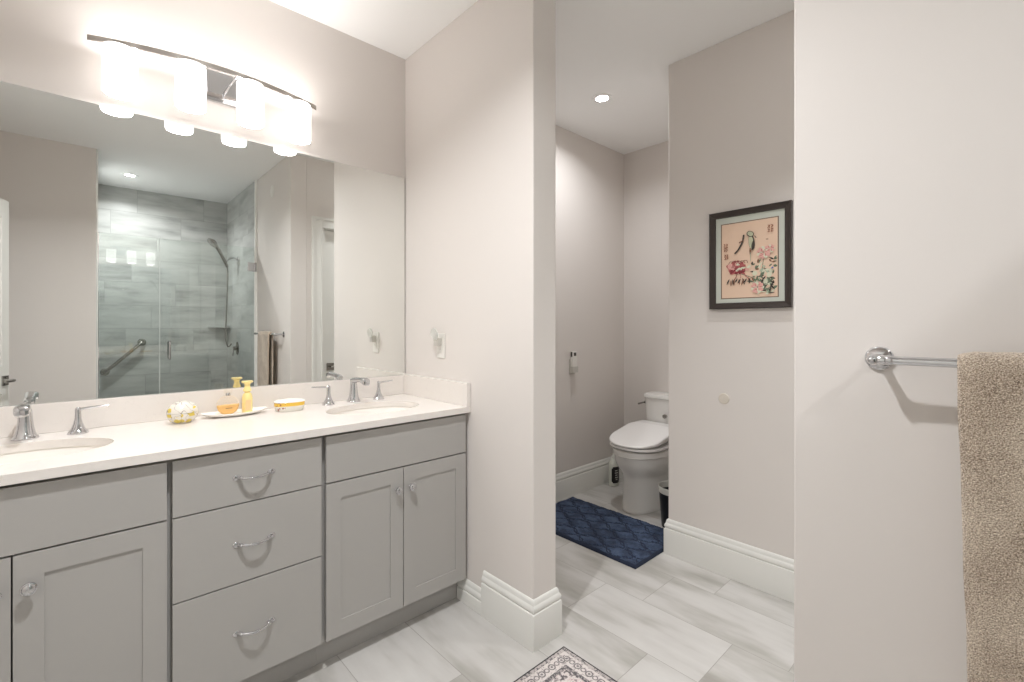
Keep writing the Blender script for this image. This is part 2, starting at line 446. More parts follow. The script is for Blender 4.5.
def sink(cx, cy, label):
    s = thing('sink', label, 'sink', (cx, cy, 0.8835), group='oval undermount sinks')
    bm = bmesh.new(); prof = [(1.12, 0.0), (1.03, 0.0), (1.02, -0.004), (0.985, -0.035), (0.90, -0.085), (0.72, -0.125), (0.42, -0.145), (0.12, -0.150)]
    outer = [(0.12, -0.160), (0.45, -0.156), (0.78, -0.136), (0.97, -0.090), (1.06, -0.035), (1.12, -0.010)]
    n = 56
    L = [[Vector((SA * k * math.cos(2 * PI * i / n), SB * k * math.sin(2 * PI * i / n), zz)) for i in range(n)] for k, zz in prof + outer]
    rings(bm, L + [L[0]], False, False)
    bmesh.ops.remove_doubles(bm, verts=bm.verts[:], dist=1e-5)
    obj('basin', bm, m_ceramic, s)
    bm = bmesh.new(); lathe(bm, [(0.028, -0.1515), (0.028, -0.1475), (0.022, -0.1465), (0.018, -0.149), (0, -0.149)], None, 28, True, True)
    obj('drain', bm, m_chrome, s)
sink(SINKS[1][0], SINKS[1][1], 'white oval sink basin right of the drawers, near the partition wall')
sink(SINKS[0][0], SINKS[0][1], 'white oval sink basin at the left edge of the photo')

def faucet(cx, cy, label):
    f = thing('faucet', label, 'faucet', (cx, cy, 0.910), group='chrome widespread faucets')
    bm = bmesh.new()
    lathe(bm, [(0.033, 0.0002), (0.033, 0.004), (0.0290, 0.009), (0.0245, 0.020), (0.0205, 0.038), (0.0180, 0.062), (0.0165, 0.088), (0.0145, 0.100), (0.010, 0.108), (0, 0.110)], None, 36)
    # flattened spout arm reaching out over the basin, with a fuller drooping tip
    def arm(pts):
        L = []
        for (yy, zz, hw, hh) in pts:
            ring = []
            for k in range(20):
                a = 2 * PI * k / 20
                ca, sa = math.cos(a), math.sin(a)
                ring.append(Vector((hw * math.copysign(abs(ca) ** 0.7, ca), yy, zz + hh * math.copysign(abs(sa) ** 0.7, sa))))
            L.append(ring)
        rings(bm, L)
    arm([(0.013, 0.098, 0.006, 0.005), (0.011, 0.099, 0.0140, 0.0135), (-0.01, 0.105, 0.0155, 0.0150), (-0.04, 0.110, 0.0150, 0.0120), (-0.08, 0.1135, 0.0155, 0.0110), (-0.105, 0.1135, 0.0175, 0.0130), (-0.122, 0.1115, 0.0190, 0.0155), (-0.136, 0.1070, 0.0185, 0.0165), (-0.143, 0.104, 0.0155, 0.0140), (-0.1455, 0.102, 0.008, 0.008)])
    obj('spout', bm, m_chrome, f)
    for s in (-1, 1):
        bm = bmesh.new(); M = Matrix.Translation((s * 0.127, -0.010, 0))
        lathe(bm, [(0.0285, 0.0002), (0.0285, 0.004), (0.0250, 0.008), (0.0185, 0.018), (0.0128, 0.034), (0.0090, 0.052), (0.0082, 0.070), (0.0085, 0.080), (0.0075, 0.0865), (0.004, 0.090), (0, 0.0905)], M, 30)
        h = obj('handle', bm, m_chrome, f)
        bm = bmesh.new(); x0 = s * 0.127; y0 = -0.010
        tube(bm, [(x0 - s * 0.004, y0, 0.076), (x0 + s * 0.008, y0, 0.083), (x0 + s * 0.03, y0, 0.0850), (x0 + s * 0.055, y0, 0.0865), (x0 + s * 0.078, y0, 0.0885)],
             [0.0070, 0.0075, 0.0068, 0.0060, 0.0042], smooth=1, flat=0.62)
        obj('lever', bm, m_chrome, h)
    return f
fa = faucet(0.991, 2.212, 'chrome three piece faucet behind the right sink, by the side splash')
dup(fa, (-0.127, 2.212, 0.910), 'chrome three piece faucet behind the left sink at the photo edge')

# mirror
mr = thing('wall_mirror_panel', 'large frameless mirror on the wall above the backsplash, below the light bar', 'mirror', (0, 0, 0))
bm = bmesh.new(); box(bm, -0.475, 1.3185, 2.294, 2.2995, 1.0135, 2.093)
o = obj('mirror_glass', bm, [m_mirror, m_medge], mr, smooth=False)
for p in o.data.polygons:
    if abs(p.normal.y) < 0.5: p.material_index = 1

# vanity light bar
vl = thing('vanity_light', 'chrome bar light with four glowing opal glass cylinders above the mirror', 'light', (0.42, 2.2995, 2.30))
obj('back_plate', add_boxes((-0.105, 0.105, -0.018, 0.0, -0.078, 0.046), bev=0.003), m_chrome, vl)
bow = lambda xx: -0.150 + 0.050 * (xx / 0.31) ** 2
bm = bmesh.new(); L = []
for i in range(41):
    xx = -0.397 + 0.794 * i / 40; yy = bow(xx)
    L.append([Vector((xx, yy - 0.003, -0.009)), Vector((xx, yy + 0.003, -0.009)), Vector((xx, yy + 0.003, 0.009)), Vector((xx, yy - 0.003, 0.009))])
rings(bm, L)
obj('bar', bm, m_satin, vl)
bm = bmesh.new()
for s in (-1, 1): tube(bm, [(s * 0.03, -0.018, -0.045), (s * 0.055, -0.146, -0.002)], 0.005)
obj('arm', bm, m_chrome, vl)
for xx in (-0.309, -0.103, 0.103, 0.309):
    yy = bow(xx); M = Matrix.Translation((xx, yy, 0))
    bm = bmesh.new()
    lathe(bm, [(0.0455, -0.1865), (0.049, -0.1855), (0.0505, -0.181), (0.0505, -0.030), (0.0495, -0.024), (0.0465, -0.021)], M, 36, False, False)
    sh = obj('glass_shade', bm, m_shade, vl)
    bm = bmesh.new(); lathe(bm, [(0.0464, -0.0212), (0.0315, -0.0208)], M, 36, False, False); obj('lit_end', bm, m_uplight, sh)  # glowing top ring, added to throw light on the ceiling and wall above
    bm = bmesh.new(); lathe(bm, [(0.0454, -0.186), (0.0, -0.1855)], M, 36, False); obj('lit_end', bm, m_bottom, sh)
    bm = bmesh.new()
    lathe(bm, [(0.0312, -0.0212), (0.0320, -0.018), (0.0320, -0.0125), (0.030, -0.0115), (0.009, -0.011), (0.009, -0.004)], M, 24)
    obj('cap', bm, m_chrome, sh)

# recessed ceiling lights
def downlight(x, y, watts, spread, label):
    t = thing('recessed_light', label, 'light', (x, y, ZC), group='recessed ceiling lights')
    bm = bmesh.new()
    lathe(bm, [(0.040, -0.0005), (0.040, -0.004), (0.043, -0.006), (0.060, -0.0055), (0.064, -0.003), (0.065, -0.0003)], None, 40, False, False)
    obj('trim_ring', bm, m_ceil, t)
    bm = bmesh.new(); lathe(bm, [(0.0395, -0.0005), (0.0395, -0.003), (0.0, -0.0032)], None, 32)
    obj('lens', bm, m_lens, t)
    l = bpy.data.lights.new('lamp', 'AREA'); l.shape = 'DISK'; l.size = 0.085; l.energy = watts
    l.spread = math.radians(spread); l.color = (0.965, 0.98, 1.0)
    o = bpy.data.objects.new('lamp', l); C.objects.link(o); o.parent = t; o.location = (0, 0, -0.006)
downlight(0.30, 0.92, W_MAIN, 140, 'round recessed light in the ceiling in front of the vanity')
downlight(2.484, 1.826, W_TOILET, 150, 'round recessed light in the ceiling before the toilet')
downlight(1.92, 0.62, W_PASSAGE_FILL, 70, 'added round fill light in the passage ceiling before the closet door, out of view')  # added unseen downlight, brightens the passage floor and ceiling
downlight(0.372, -1.294, W_SHOWER, 152, 'round recessed light in the ceiling inside the shower, seen in the mirror')

# ------------------------------------------------------------------ things on the counter
m_floral = mat('floral_porcelain', rgb(226, 220, 210), 0.12)
g = N(m_floral)
x, y, z = g.pos()
v = g.vec(x, y, z)
vo = g.new('ShaderNodeTexVoronoi', feature='F1'); g.t.links.new(v, vo.inputs['Vector']); vo.inputs['Scale'].default_value = 34
wn = g.new('ShaderNodeTexWhiteNoise', noise_dimensions='3D'); g.t.links.new(vo.outputs['Position'], wn.inputs['Vector'])
blob = g.math('LESS_THAN', g.math('ADD', vo.outputs['Distance'], g.math('MULTIPLY', g.noise(v, 120), 0.25)), 0.50)
pick = g.ramp(wn.outputs['Value'], [(0.0, rgb(226, 220, 210)), (0.16, rgb(226, 202, 92)), (0.58, rgb(222, 176, 164)), (0.72, rgb(222, 200, 104))])
pick.node.color_ramp.interpolation = 'CONSTANT'
cl = g.mix(blob, rgb(226, 220, 210), pick)
bandn = g.math('MULTIPLY', g.math('LESS_THAN', g.math('ABSOLUTE', g.math('SUBTRACT', z, 0.034)), 0.006), g.math('GREATER_THAN', g.noise(v, 34), 0.53))
cl = g.mix(bandn, cl, rgb(218, 194, 92))
ln = g.math('LESS_THAN', g.math('ABSOLUTE', g.math('SUBTRACT', g.noise(v, 30, 1.0), 0.5)), 0.009)
g.color(g.mix(g.math('MULTIPLY', ln, 0.7), cl, rgb(110, 90, 80)))
m_yellowband = mat('yellow_band_porcelain', rgb(240, 236, 226), 0.12)
g = N(m_yellowband); x, y, z = g.pos()
inb = g.math('MULTIPLY', g.math('GREATER_THAN', z, 0.024), g.math('LESS_THAN', z, 0.041))
c1 = g.mix(inb, rgb(228, 224, 214), rgb(232, 190, 78))
fl = g.new('ShaderNodeTexVoronoi', feature='F1'); g.t.links.new(g.vec(x, y, z), fl.inputs['Vector']); fl.inputs['Scale'].default_value = 85
spot = g.math('MULTIPLY', g.math('LESS_THAN', fl.outputs['Distance'], 0.36), g.math('LESS_THAN', x, -0.022))
g.color(g.mix(g.math('MULTIPLY', spot, 0.85), c1, rgb(150, 84, 70)))
m_amber = mat('amber_liquid', rgb(246, 200, 128), 0.10)
m_yellow = mat('pale_yellow_glass', rgb(248, 226, 154), 0.10)
m_orange = mat('pale_orange_label', rgb(246, 204, 152), 0.3)

# egg-shaped trinket box: base and lid
e = thing('trinket_box', 'white egg shaped porcelain box painted with yellow flowers, left of the tray', 'box', (0.294, 2.170, 0.910), 0.25)
def eggloft(z0, z1, steps, a, b, h, base=0.0):
    bm = bmesh.new(); pr = []
    for i in range(steps + 1):
        zz = z0 + (z1 - z0) * i / steps
        k = math.sqrt(max(0.0, 1 - ((zz - 0.045) / h) ** 2)); pr.append((max(k, 0.001), zz))
    return bm, pr
bm, pr = eggloft(0.004, 0.0445, 8, 1, 1, 0.050); pr = [(0.52, 0.0003), (0.54, 0.004)] + pr[1:]
lathe(bm, [(r * 0.0525, zz * 0.90) for r, zz in pr], None, 36, sx=1.0, sy=0.80); obj('base', bm, m_floral, e)
bm, pr = eggloft(0.0455, 0.0935, 12, 1, 1, 0.049)
lathe(bm, [(r * 0.0525, zz * 0.90) for r, zz in pr], None, 36, sx=1.0, sy=0.80); obj('lid', bm, m_floral, e)

# oval tray with upswept ends
tr = thing('oval_tray', 'white oval porcelain dish holding the amber perfume bottles', 'tray', (0.478, 2.205, 0.910), 0.0)
bm = bmesh.new(); n = 48
def trring(k, zz, up):
    return [Vector((0.122 * k * math.copysign(abs(math.cos(2 * PI * i / n)) ** 1.15, math.cos(2 * PI * i / n)), 0.056 * k * math.sin(2 * PI * i / n), zz + up * abs(math.cos(2 * PI * i / n)) ** 3)) for i in range(n)]
L = [trring(0.62, 0.0003, 0), trring(0.70, 0.003, 0), trring(0.90, 0.009, 0.003), trring(1.0, 0.014, 0.006), trring(0.985, 0.0155, 0.006), trring(0.88, 0.011, 0.003), trring(0.68, 0.006, 0), trring(0.2, 0.0055, 0)]
rings(bm, L); obj('dish', bm, m_ceramic, tr)

# round perfume flask lying upright on its edge, half full of amber liquid
pf = thing('perfume_bottle', 'round clear perfume bottle half full of amber liquid on the oval tray', 'bottle', (0.452, 2.205, 0.9161), 0.0)
Mx = frame_to((0, 0.017, 0.0385), (0, -1, 0))
bm = bmesh.new(); R = 0.042
lathe(bm, [(R * 0.55, 0.0), (R * 0.86, 0.004), (R, 0.012), (R, 0.022), (R * 0.86, 0.030), (R * 0.55, 0.034)], Mx, 40)
# flatten the underside so that it stands
for v in bm.verts: v.co.z = max(v.co.z, 0.0002)
obj('flask', bm, m_clear, pf)
bm = bmesh.new()
lathe(bm, [(R * 0.5, 0.0035), (R * 0.82, 0.0065), (R * 0.93, 0.0125), (R * 0.93, 0.0215), (R * 0.82, 0.0275), (R * 0.5, 0.0305)], Mx, 40)
for v in bm.verts: v.co.z = min(max(v.co.z, 0.003), 0.041)
obj('liquid', bm, m_amber, pf)
bm = bmesh.new(); lathe(bm, [(0.009, 0.079), (0.009, 0.086), (0.0065, 0.088)], None, 20); obj('collar', bm, m_chrome, pf)
obj('cap', add_boxes((-0.014, 0.014, -0.012, 0.012, 0.0885, 0.112), bev=0.003), m_clear, pf)
bm = bmesh.new()
box(bm, -0.012, 0.012, -0.0182, -0.0175, 0.0275, 0.0300)
obj('emblem', bm, mat('brown_print', rgb(150, 104, 60), 0.4), pf)

# yellow bottle with a flared stopper
yb = thing('lotion_bottle', 'tall pale yellow bottle with flared stopper standing at right end of tray', 'bottle', (0.523, 2.205, 0.9161), 0.0)
bm = bmesh.new()
lathe(bm, [(0.0165, 0.0003), (0.019, 0.003), (0.0195, 0.02), (0.0195, 0.062), (0.018, 0.072), (0.0145, 0.080), (0.009, 0.086)], None, 32); obj('body', bm, m_yellow, yb)
obj('label', add_boxes((-0.0105, 0.0105, -0.0203, -0.0192, 0.012, 0.055), bev=0.0004), m_orange, yb)
bm = bmesh.new()
lathe(bm, [(0.009, 0.0862), (0.0150, 0.090), (0.0160, 0.095), (0.0120, 0.104), (0.0105, 0.114), (0.0125, 0.1215), (0.0215, 0.127), (0.0220, 0.1325), (0.019, 0.134)], None, 32); obj('stopper', bm, m_yellow, yb)

# small clear vial between the two
sv = thing('glass_vial', 'tiny clear glass vial between the amber flask and yellow bottle', 'bottle', (0.502, 2.176, 0.9161), 0.0)
bm = bmesh.new(); lathe(bm, [(0.0085, 0.0003), (0.0095, 0.003), (0.0095, 0.022), (0.004, 0.029), (0.004, 0.033)], None, 20); obj('body', bm, m_clear, sv)
bm = bmesh.new(); lathe(bm, [(0.004, 0.0332), (0.0075, 0.038), (0.0075, 0.044), (0.003, 0.050)], None, 12); obj('stopper', bm, m_clear, sv)

# covered dish with a yellow band
cd = thing('covered_dish', 'low white porcelain dish with yellow band, right of the tray', 'dish', (0.679, 2.165, 0.910), -0.15)
bm = bmesh.new(); n = 48
def sup(k, zz, a=0.062, b=0.040, ex=0.82):
    return [Vector((a * k * math.copysign(abs(math.cos(2 * PI * i / n)) ** ex, math.cos(2 * PI * i / n)), b * k * math.copysign(abs(math.sin(2 * PI * i / n)) ** ex, math.sin(2 * PI * i / n)), zz)) for i in range(n)]
rings(bm, [sup(0.82, 0.0003), sup(0.86, 0.004), sup(0.94, 0.012), sup(0.98, 0.024), sup(0.99, 0.0395)]); obj('bowl', bm, m_yellowband, cd)
bm = bmesh.new()
rings(bm, [sup(1.02, 0.0398), sup(1.03, 0.0425), sup(0.98, 0.046), sup(0.7, 0.050), sup(0.3, 0.0520)]); obj('lid', bm, m_ceramic, cd)

# ------------------------------------------------------------------ wall fittings on the partition
ou = thing('outlet', 'white electrical outlet plate on the partition wall above the side splash', 'outlet', (XP, 1.948, 1.182))
obj('cover_plate', add_boxes((-0.006, -0.0003, -0.035, 0.035, -0.061, 0.061), bev=0.0025), m_whitepl, ou)
bm = add_boxes((-0.0085, -0.006, -0.0165, 0.0165, -0.033, 0.033), bev=0.001)
rc = obj('receptacle', bm, m_whitepl, ou)
bm = bmesh.new()
for zz in (-0.017,):
    box(bm, -0.0087, -0.0083, -0.0070, -0.0058, zz - 0.004, zz + 0.004); box(bm, -0.0087, -0.0083, 0.0058, 0.0070, zz - 0.003, zz + 0.003)
obj('slot', bm, m_greypl, rc)
nl = thing('night_light', 'small plug in night light with clear fan shade in the outlet', 'night light', (XP - 0.0092, 1.948, 1.200))
obj('plug_body', add_boxes((-0.028, 0.0, -0.016, 0.016, -0.017, 0.022), bev=0.004), mat('night_light_grey', rgb(196, 192, 184), 0.3), nl)
bm = bmesh.new(); L = []
for i in range(13):
    a = PI * (0.10 + 0.80 * i / 12)
    ry, rz = 0.034 * math.cos(a), 0.020 + 0.050 * math.sin(a)
    L.append([Vector((-0.030, ry * 0.4, 0.012)), Vector((-0.036, ry, rz)), Vector((-0.032, ry, rz)), Vector((-0.026, ry * 0.4, 0.012))])
rings(bm, L); obj('fan_shade', bm, mat('frosted_acrylic', rgb(232, 232, 226), 0.35, 0.0, Transmission_Weight=0.3), nl)

# ------------------------------------------------------------------ towel wall
tb = thing('towel_bar', 'chrome towel bar mounted on the wall at right, holding the tan towel', 'towel bar', (XP, -0.101, 1.2075))
bm = bmesh.new(); tube(bm, [(-0.070, -0.313, 0), (-0.070, 0.313, 0)], 0.0092, 20); obj('rail', bm, m_chrome, tb)
for s in (-1, 1):
    bm = bmesh.new()
    lathe(bm, [(0.0265, 0.0003), (0.0270, 0.003), (0.0255, 0.006), (0.0230, 0.0078), (0.0100, 0.0110), (0.0080, 0.020), (0.0078, 0.048), (0.0090, 0.054), (0.0105, 0.059), (0.0112, 0.066), (0.0110, 0.074), (0.0085, 0.080), (0.004, 0.083), (0, 0.0833)], frame_to((0, s * 0.313, 0), (-1, 0, 0)), 32)
    post = obj('post', bm, m_chrome, tb)
    bm = bmesh.new()
    lathe(bm, [(0.0095, -0.004), (0.0108, 0.0), (0.0108, 0.008), (0.0096, 0.010), (0.0104, 0.014), (0.0104, 0.019), (0.0090, 0.023)], frame_to((-0.070, s * 0.313 - s * 0.012, 0), (0, -s, 0)), 24)
    obj('collar', bm, m_chrome, post)

m_towel = mat('tan_terry', rgb(182, 166, 148), 0.95)
g = N(m_towel); x, y, z = g.pos(); v = g.vec(x, y, z)
vo = g.new('ShaderNodeTexVoronoi', feature='F1'); g.t.links.new(v, vo.inputs['Vector']); vo.inputs['Scale'].default_value = 330
f2 = g.noise(v, 420, 3, 0.7); f3 = g.noise(v, 9, 2)
hgt = g.math('ADD', g.math('MULTIPLY', g.math('SUBTRACT', 1.0, vo.outputs['Distance']), 0.7), f2)
col = g.ramp(g.math('ADD', f2, g.math('MULTIPLY', g.math('SUBTRACT', f3, 0.5), 0.25)), [(0.32, rgb(112, 92, 74)), (0.48, rgb(188, 169, 149)), (0.68, rgb(234, 220, 200))])
g.color(col); g.bump(hgt, 0.8, 0.004)
P(m_towel).inputs['Sheen Weight'].default_value = 0.4
tw = thing('towel', 'thick tan terry towel folded over the chrome towel bar', 'towel', (XP - 0.070, -0.08, 1.2075))
# cross-section of the cloth over the rail (local x away from wall is negative), swept along y
def towel_mesh():
    bm = bmesh.new()
    t = 0.0145; ro = 0.0098
    path = []
    zl = -0.80
    for i in range(61): path.append((-(ro + 0.002) - 0.004 * math.sin(i / 60 * PI), zl + (0 - zl) * i / 60))
    for i in range(1, 12):
        a = PI - PI * i / 12; path.append((ro * math.cos(a), ro * math.sin(a)))
    for i in range(51): path.append(((ro + 0.002) + 0.003 * math.sin(i / 50 * PI), 0 - 0.74 * i / 50))
    ny = 44; y0, y1 = -0.165, 0.160
    nz = lambda a, b, c: math.sin(a * 23.1 + b * 11.7 + c) * 0.5 + math.sin(a * 41.3 - b * 29.0 + c * 2.1) * 0.3
    def pt(i, j, outer):
        px, pz = path[i]
        a = path[max(i - 1, 0)]; b = path[min(i + 1, len(path) - 1)]
        tx, tz = b[0] - a[0], b[1] - a[1]; l = math.hypot(tx, tz); nx, nzz = -tz / l, tx / l
        yy = y0 + (y1 - y0) * j / ny
        edge = min(j, ny - j) / 3.0
        th = t * (0.55 + 0.45 * min(1, edge)) if outer else 0.0
        k = th + (0.0018 * nz(yy, pz, 0.4) + random.uniform(-0.0006, 0.0006) if outer else 0)
        drop = max(0.0, -pz)
        if px < 0 and outer: k += 0.004 * math.sin(yy * 30 + 0.6) * min(1, drop / 0.4)
        y_sh = -0.020 * (drop / 0.8) if j > ny / 2 else 0.010 * (drop / 0.8)
        return Vector((px + nx * k, yy + y_sh + 0.0012 * nz(pz, yy, 2.0), pz + nzz * k))
    n = len(path)
    out = [[bm.verts.new(pt(i, j, True)) for j in range(ny + 1)] for i in range(n)]
    inn = [[bm.verts.new(pt(i, j, False)) for j in range(ny + 1)] for i in range(n)]
    for i in range(n - 1):
        for j in range(ny):
            bm.faces.new((out[i][j], out[i + 1][j], out[i + 1][j + 1], out[i][j + 1]))
            bm.faces.new((inn[i][j], inn[i][j + 1], inn[i + 1][j + 1], inn[i + 1][j]))
        bm.faces.new((out[i][0], inn[i][0], inn[i + 1][0], out[i + 1][0]))
        bm.faces.new((out[i][ny], out[i + 1][ny], inn[i + 1][ny], inn[i][ny]))
    for j in range(ny):
        bm.faces.new((out[0][j], out[0][j + 1], inn[0][j + 1], inn[0][j]))
        bm.faces.new((out[-1][j], inn[-1][j], inn[-1][j + 1], out[-1][j + 1]))
    return bm
obj('cloth', towel_mesh(), m_towel, tw, angle=80)

def cover_disc(loc, axis, r, label, name='wall_cover_plate'):
    bm = bmesh.new(); lathe(bm, [(r, 0.0003), (r, 0.003), (r * 0.93, 0.005), (0, 0.0055)], frame_to((0, 0, 0), axis), 36)
    o = obj(name, bm, m_disc if axis[0] < 0 and loc[0] > 2 else m_whitepl); o.location = loc
    return tag(o, label, 'cover plate')
cover_disc((XPW, 1.029, 0.906), (-1, 0, 0), 0.027, 'small round beige cover plate low on the wall below the framed picture')
cover_disc((XP, -0.12, 2.535), (-1, 0, 0), 0.055, 'round white cover plate high above the towel bar, seen in the mirror')

# ------------------------------------------------------------------ framed picture on the passage wall
pc = thing('framed_picture', 'dark framed flower and bird print with pale mat on passage wall', 'picture', (XPW, 0.9045, 1.6150))
W2, H2, fw = 0.1925, 0.2485, 0.031
bm = bmesh.new()
prof = [(0.0, 0.0003), (0.0, 0.022), (0.004, 0.026), (0.012, 0.022), (0.022, 0.017), (0.0290, 0.0165), (fw, 0.013), (fw, 0.0003)]   # (inward, height)
cor = [(-1, -1), (1, -1), (1, 1), (-1, 1)]
L = [[Vector((-h_, sy * (W2 - i_), sz * (H2 - i_))) for (i_, h_) in prof] for (sy, sz) in cor]
rings(bm, L + [L[0]], False, False)
bmesh.ops.remove_doubles(bm, verts=bm.verts[:], dist=1e-6)
obj('frame', bm, mat('espresso_frame', rgb(58, 50, 46), 0.30), pc, angle=20)
obj('mat_board', add_boxes((-0.010, -0.001, -W2 + fw - 0.001, W2 - fw + 0.001, -H2 + fw - 0.001, H2 - fw + 0.001)), mat('pale_mat_board', rgb(196, 200, 190), 0.6), pc, smooth=False)
# the print: flat polygons on paper, lowest layer first
AY, AZ0, AZ1 = 0.131, -0.193, 0.182
art_cols = {'paper': (226, 196, 172), 'edge': (120, 100, 82), 'pink': (222, 168, 158), 'rose': (176, 92, 92), 'deep': (126, 44, 50), 'leaf': (104, 118, 96), 'dark': (62, 54, 48),
            'pale': (214, 214, 190), 'bird': (186, 186, 158), 'brown': (128, 88, 66), 'seal': (160, 96, 74), 'blue': (84, 96, 170), 'pgreen': (172, 184, 160)}
names = list(art_cols); mats = [mat('print_' + k, rgb(*art_cols[k]), 0.6) for k in names]
bm = bmesh.new(); layer = [0.0101]
def poly(pts, c):
    layer[0] += 0.000018
    f = bm.faces.new([bm.verts.new((-layer[0], AY - a * 2 * AY, AZ0 + b * (AZ1 - AZ0))) for a, b in pts]); f.material_index = names.index(c)
ASP = (AZ1 - AZ0) / (2 * AY)
def ell(a, b, ra, rb, rot, c, n=14):
    pts = []
    for i in range(n):
        t = 2 * PI * i / n; x_, y_ = ra * math.cos(t), rb * math.sin(t)
        pts.append((a + x_ * math.cos(rot) - y_ * math.sin(rot), b + (x_ * math.sin(rot) + y_ * math.cos(rot)) / ASP))
    poly(pts, c)
def leaf(a, b, l, w_, rot, c):
    pts = []
    for i in range(7): t = i / 6; pts.append((l * t, w_ * math.sin(PI * t)))
    for i in range(5, 0, -1): t = i / 6; pts.append((l * t, -w_ * math.sin(PI * t)))
    poly([(a + x_ * math.cos(rot) - y_ * math.sin(rot), b + (x_ * math.sin(rot) + y_ * math.cos(rot)) / ASP) for x_, y_ in pts], c)
def stroke(pts, w_, c):
    for (a0, b0), (a1, b1) in zip(pts, pts[1:]):
        dx, dy = a1 - a0, (b1 - b0) * ASP; l = math.hypot(dx, dy) or 1; nx, ny = -dy / l * w_ / 2, dx / l * w_ / 2
        poly([(a0 + nx, b0 + ny / ASP), (a0 - nx, b0 - ny / ASP), (a1 - nx, b1 - ny / ASP), (a1 + nx, b1 + ny / ASP)], c)
poly([(-0.02, -0.012), (1.02, -0.012), (1.02, 1.012), (-0.02, 1.012)], 'edge')
poly([(0, 0), (1, 0), (1, 1), (0, 1)], 'paper')
rnd = random.Random(5)
# stems and foliage at lower right
stroke([(0.66, 0.10), (0.70, 0.25), (0.74, 0.38), (0.77, 0.52)], 0.012, 'leaf'); stroke([(0.35, 0.32), (0.55, 0.26), (0.75, 0.18)], 0.012, 'leaf')
for i in range(46):
    a, b = rnd.uniform(0.58, 0.93), rnd.uniform(0.03, 0.40)
    leaf(a, b, rnd.uniform(0.06, 0.13), rnd.uniform(0.012, 0.026), rnd.uniform(-0.6, 3.4), rnd.choice(['leaf', 'leaf', 'dark', 'pgreen', 'pale']))
for a, b in ((0.62, 0.36), (0.56, 0.42), (0.66, 0.44), (0.94, 0.47), (0.90, 0.44)):
    for k in range(3): leaf(a, b, rnd.uniform(0.06, 0.1), 0.016, rnd.uniform(0, 3), rnd.choice(['dark', 'leaf', 'brown']))
# white blossoms among the leaves
for a, b in ((0.61, 0.31), (0.80, 0.20), (0.86, 0.28)):
    for k in range(6): ell(a + 0.026 * math.cos(k * 1.05), b + 0.018 * math.sin(k * 1.05), 0.024, 0.018, k, 'pale')
# red peony at left
for k in range(44):
    t = rnd.uniform(0, 6.28); r_ = 0.13 * math.sqrt(rnd.random())
    ell(0.26 + r_ * math.cos(t), 0.41 + r_ * 0.62 * math.sin(t), rnd.uniform(0.035, 0.06), rnd.uniform(0.024, 0.04), rnd.uniform(0, 3), rnd.choice(['rose', 'pink', 'pink', 'rose', 'rose']))
for k in range(13): ell(rnd.uniform(0.19, 0.45), rnd.uniform(0.33, 0.375), 0.036, 0.020, rnd.uniform(-0.8, 0.8), rnd.choice(['deep', 'rose', 'deep']))
for k in range(10): ell(rnd.uniform(0.30, 0.52), rnd.uniform(0.36, 0.44), 0.04, 0.022, rnd.uniform(-0.6, 0.6), rnd.choice(['pink', 'rose', 'pale']))
for k in range(6):
    a0 = 0.13 + k * 0.052
    stroke([(a0, 0.455 + 0.01 * (k % 2)), (a0 + 0.03, 0.49), (a0 + 0.08, 0.485), (a0 + 0.10, 0.45)], 0.008, 'deep' if k % 2 else 'brown')
for k in range(8): a0 = rnd.uniform(0.16, 0.44); stroke([(a0, rnd.uniform(0.36, 0.42)), (a0 + 0.06, rnd.uniform(0.36, 0.44))], 0.008, 'deep')
stroke([(0.30, 0.33), (0.27, 0.27), (0.22, 0.22)], 0.012, 'deep'); stroke([(0.42, 0.33), (0.45, 0.28), (0.50, 0.25)], 0.014, 'rose'); stroke([(0.36, 0.33), (0.36, 0.26)], 0.010, 'rose')
for a in (0.12, 0.15, 0.18, 0.21, 0.27, 0.30, 0.33, 0.36, 0.39, 0.44, 0.47, 0.50, 0.53):
    leaf(a + 0.03, 0.26 + rnd.uniform(-0.015, 0.01), rnd.uniform(0.09, 0.15), 0.014, rnd.uniform(-2.2, -1.2), rnd.choice(['dark', 'dark', 'brown']))
for i in range(34):
    a, b = rnd.uniform(0.62, 0.90), rnd.uniform(0.03, 0.22)
    leaf(a, b, rnd.uniform(0.06, 0.12), rnd.uniform(0.010, 0.02), rnd.uniform(-0.9, 1.4), rnd.choice(['leaf', 'dark', 'pgreen', 'pale', 'dark']))
# pink flowers, upper right and bottom
for cx, cy, rr_ in ((0.77, 0.57, 0.105), (0.66, 0.125, 0.10), (0.88, 0.61, 0.07)):
    for k in range(11):
        t = k * 0.571; ell(cx + rr_ * 0.7 * math.cos(t), cy + rr_ * 0.45 * math.sin(t), rr_ * 0.5, rr_ * 0.32, t, 'pink' if k % 3 else 'pale')
    for k in range(6): stroke([(cx + rr_ * math.cos(k), cy + rr_ * 0.5 * math.sin(k)), (cx + rr_ * 0.3 * math.cos(k + .6), cy + rr_ * 0.25 * math.sin(k + .6))], 0.009, 'rose')
# bird and its bough
stroke([(0.25, 0.59), (0.31, 0.63), (0.37, 0.70), (0.40, 0.75), (0.42, 0.83)], 0.030, 'dark'); stroke([(0.33, 0.73), (0.40, 0.75)], 0.022, 'brown')
ell(0.56, 0.72, 0.055, 0.150, 0.12, 'dark'); ell(0.55, 0.72, 0.042, 0.135, 0.12, 'bird'); ell(0.535, 0.83, 0.070, 0.052, -0.5, 'dark'); ell(0.535, 0.832, 0.058, 0.040, -0.5, 'bird')
leaf(0.60, 0.76, 0.22, 0.022, -1.75, 'dark'); leaf(0.53, 0.66, 0.16, 0.016, -1.5, 'brown'); stroke([(0.54, 0.59), (0.54, 0.47)], 0.008, 'pgreen'); stroke([(0.61, 0.80), (0.64, 0.77)], 0.012, 'dark')
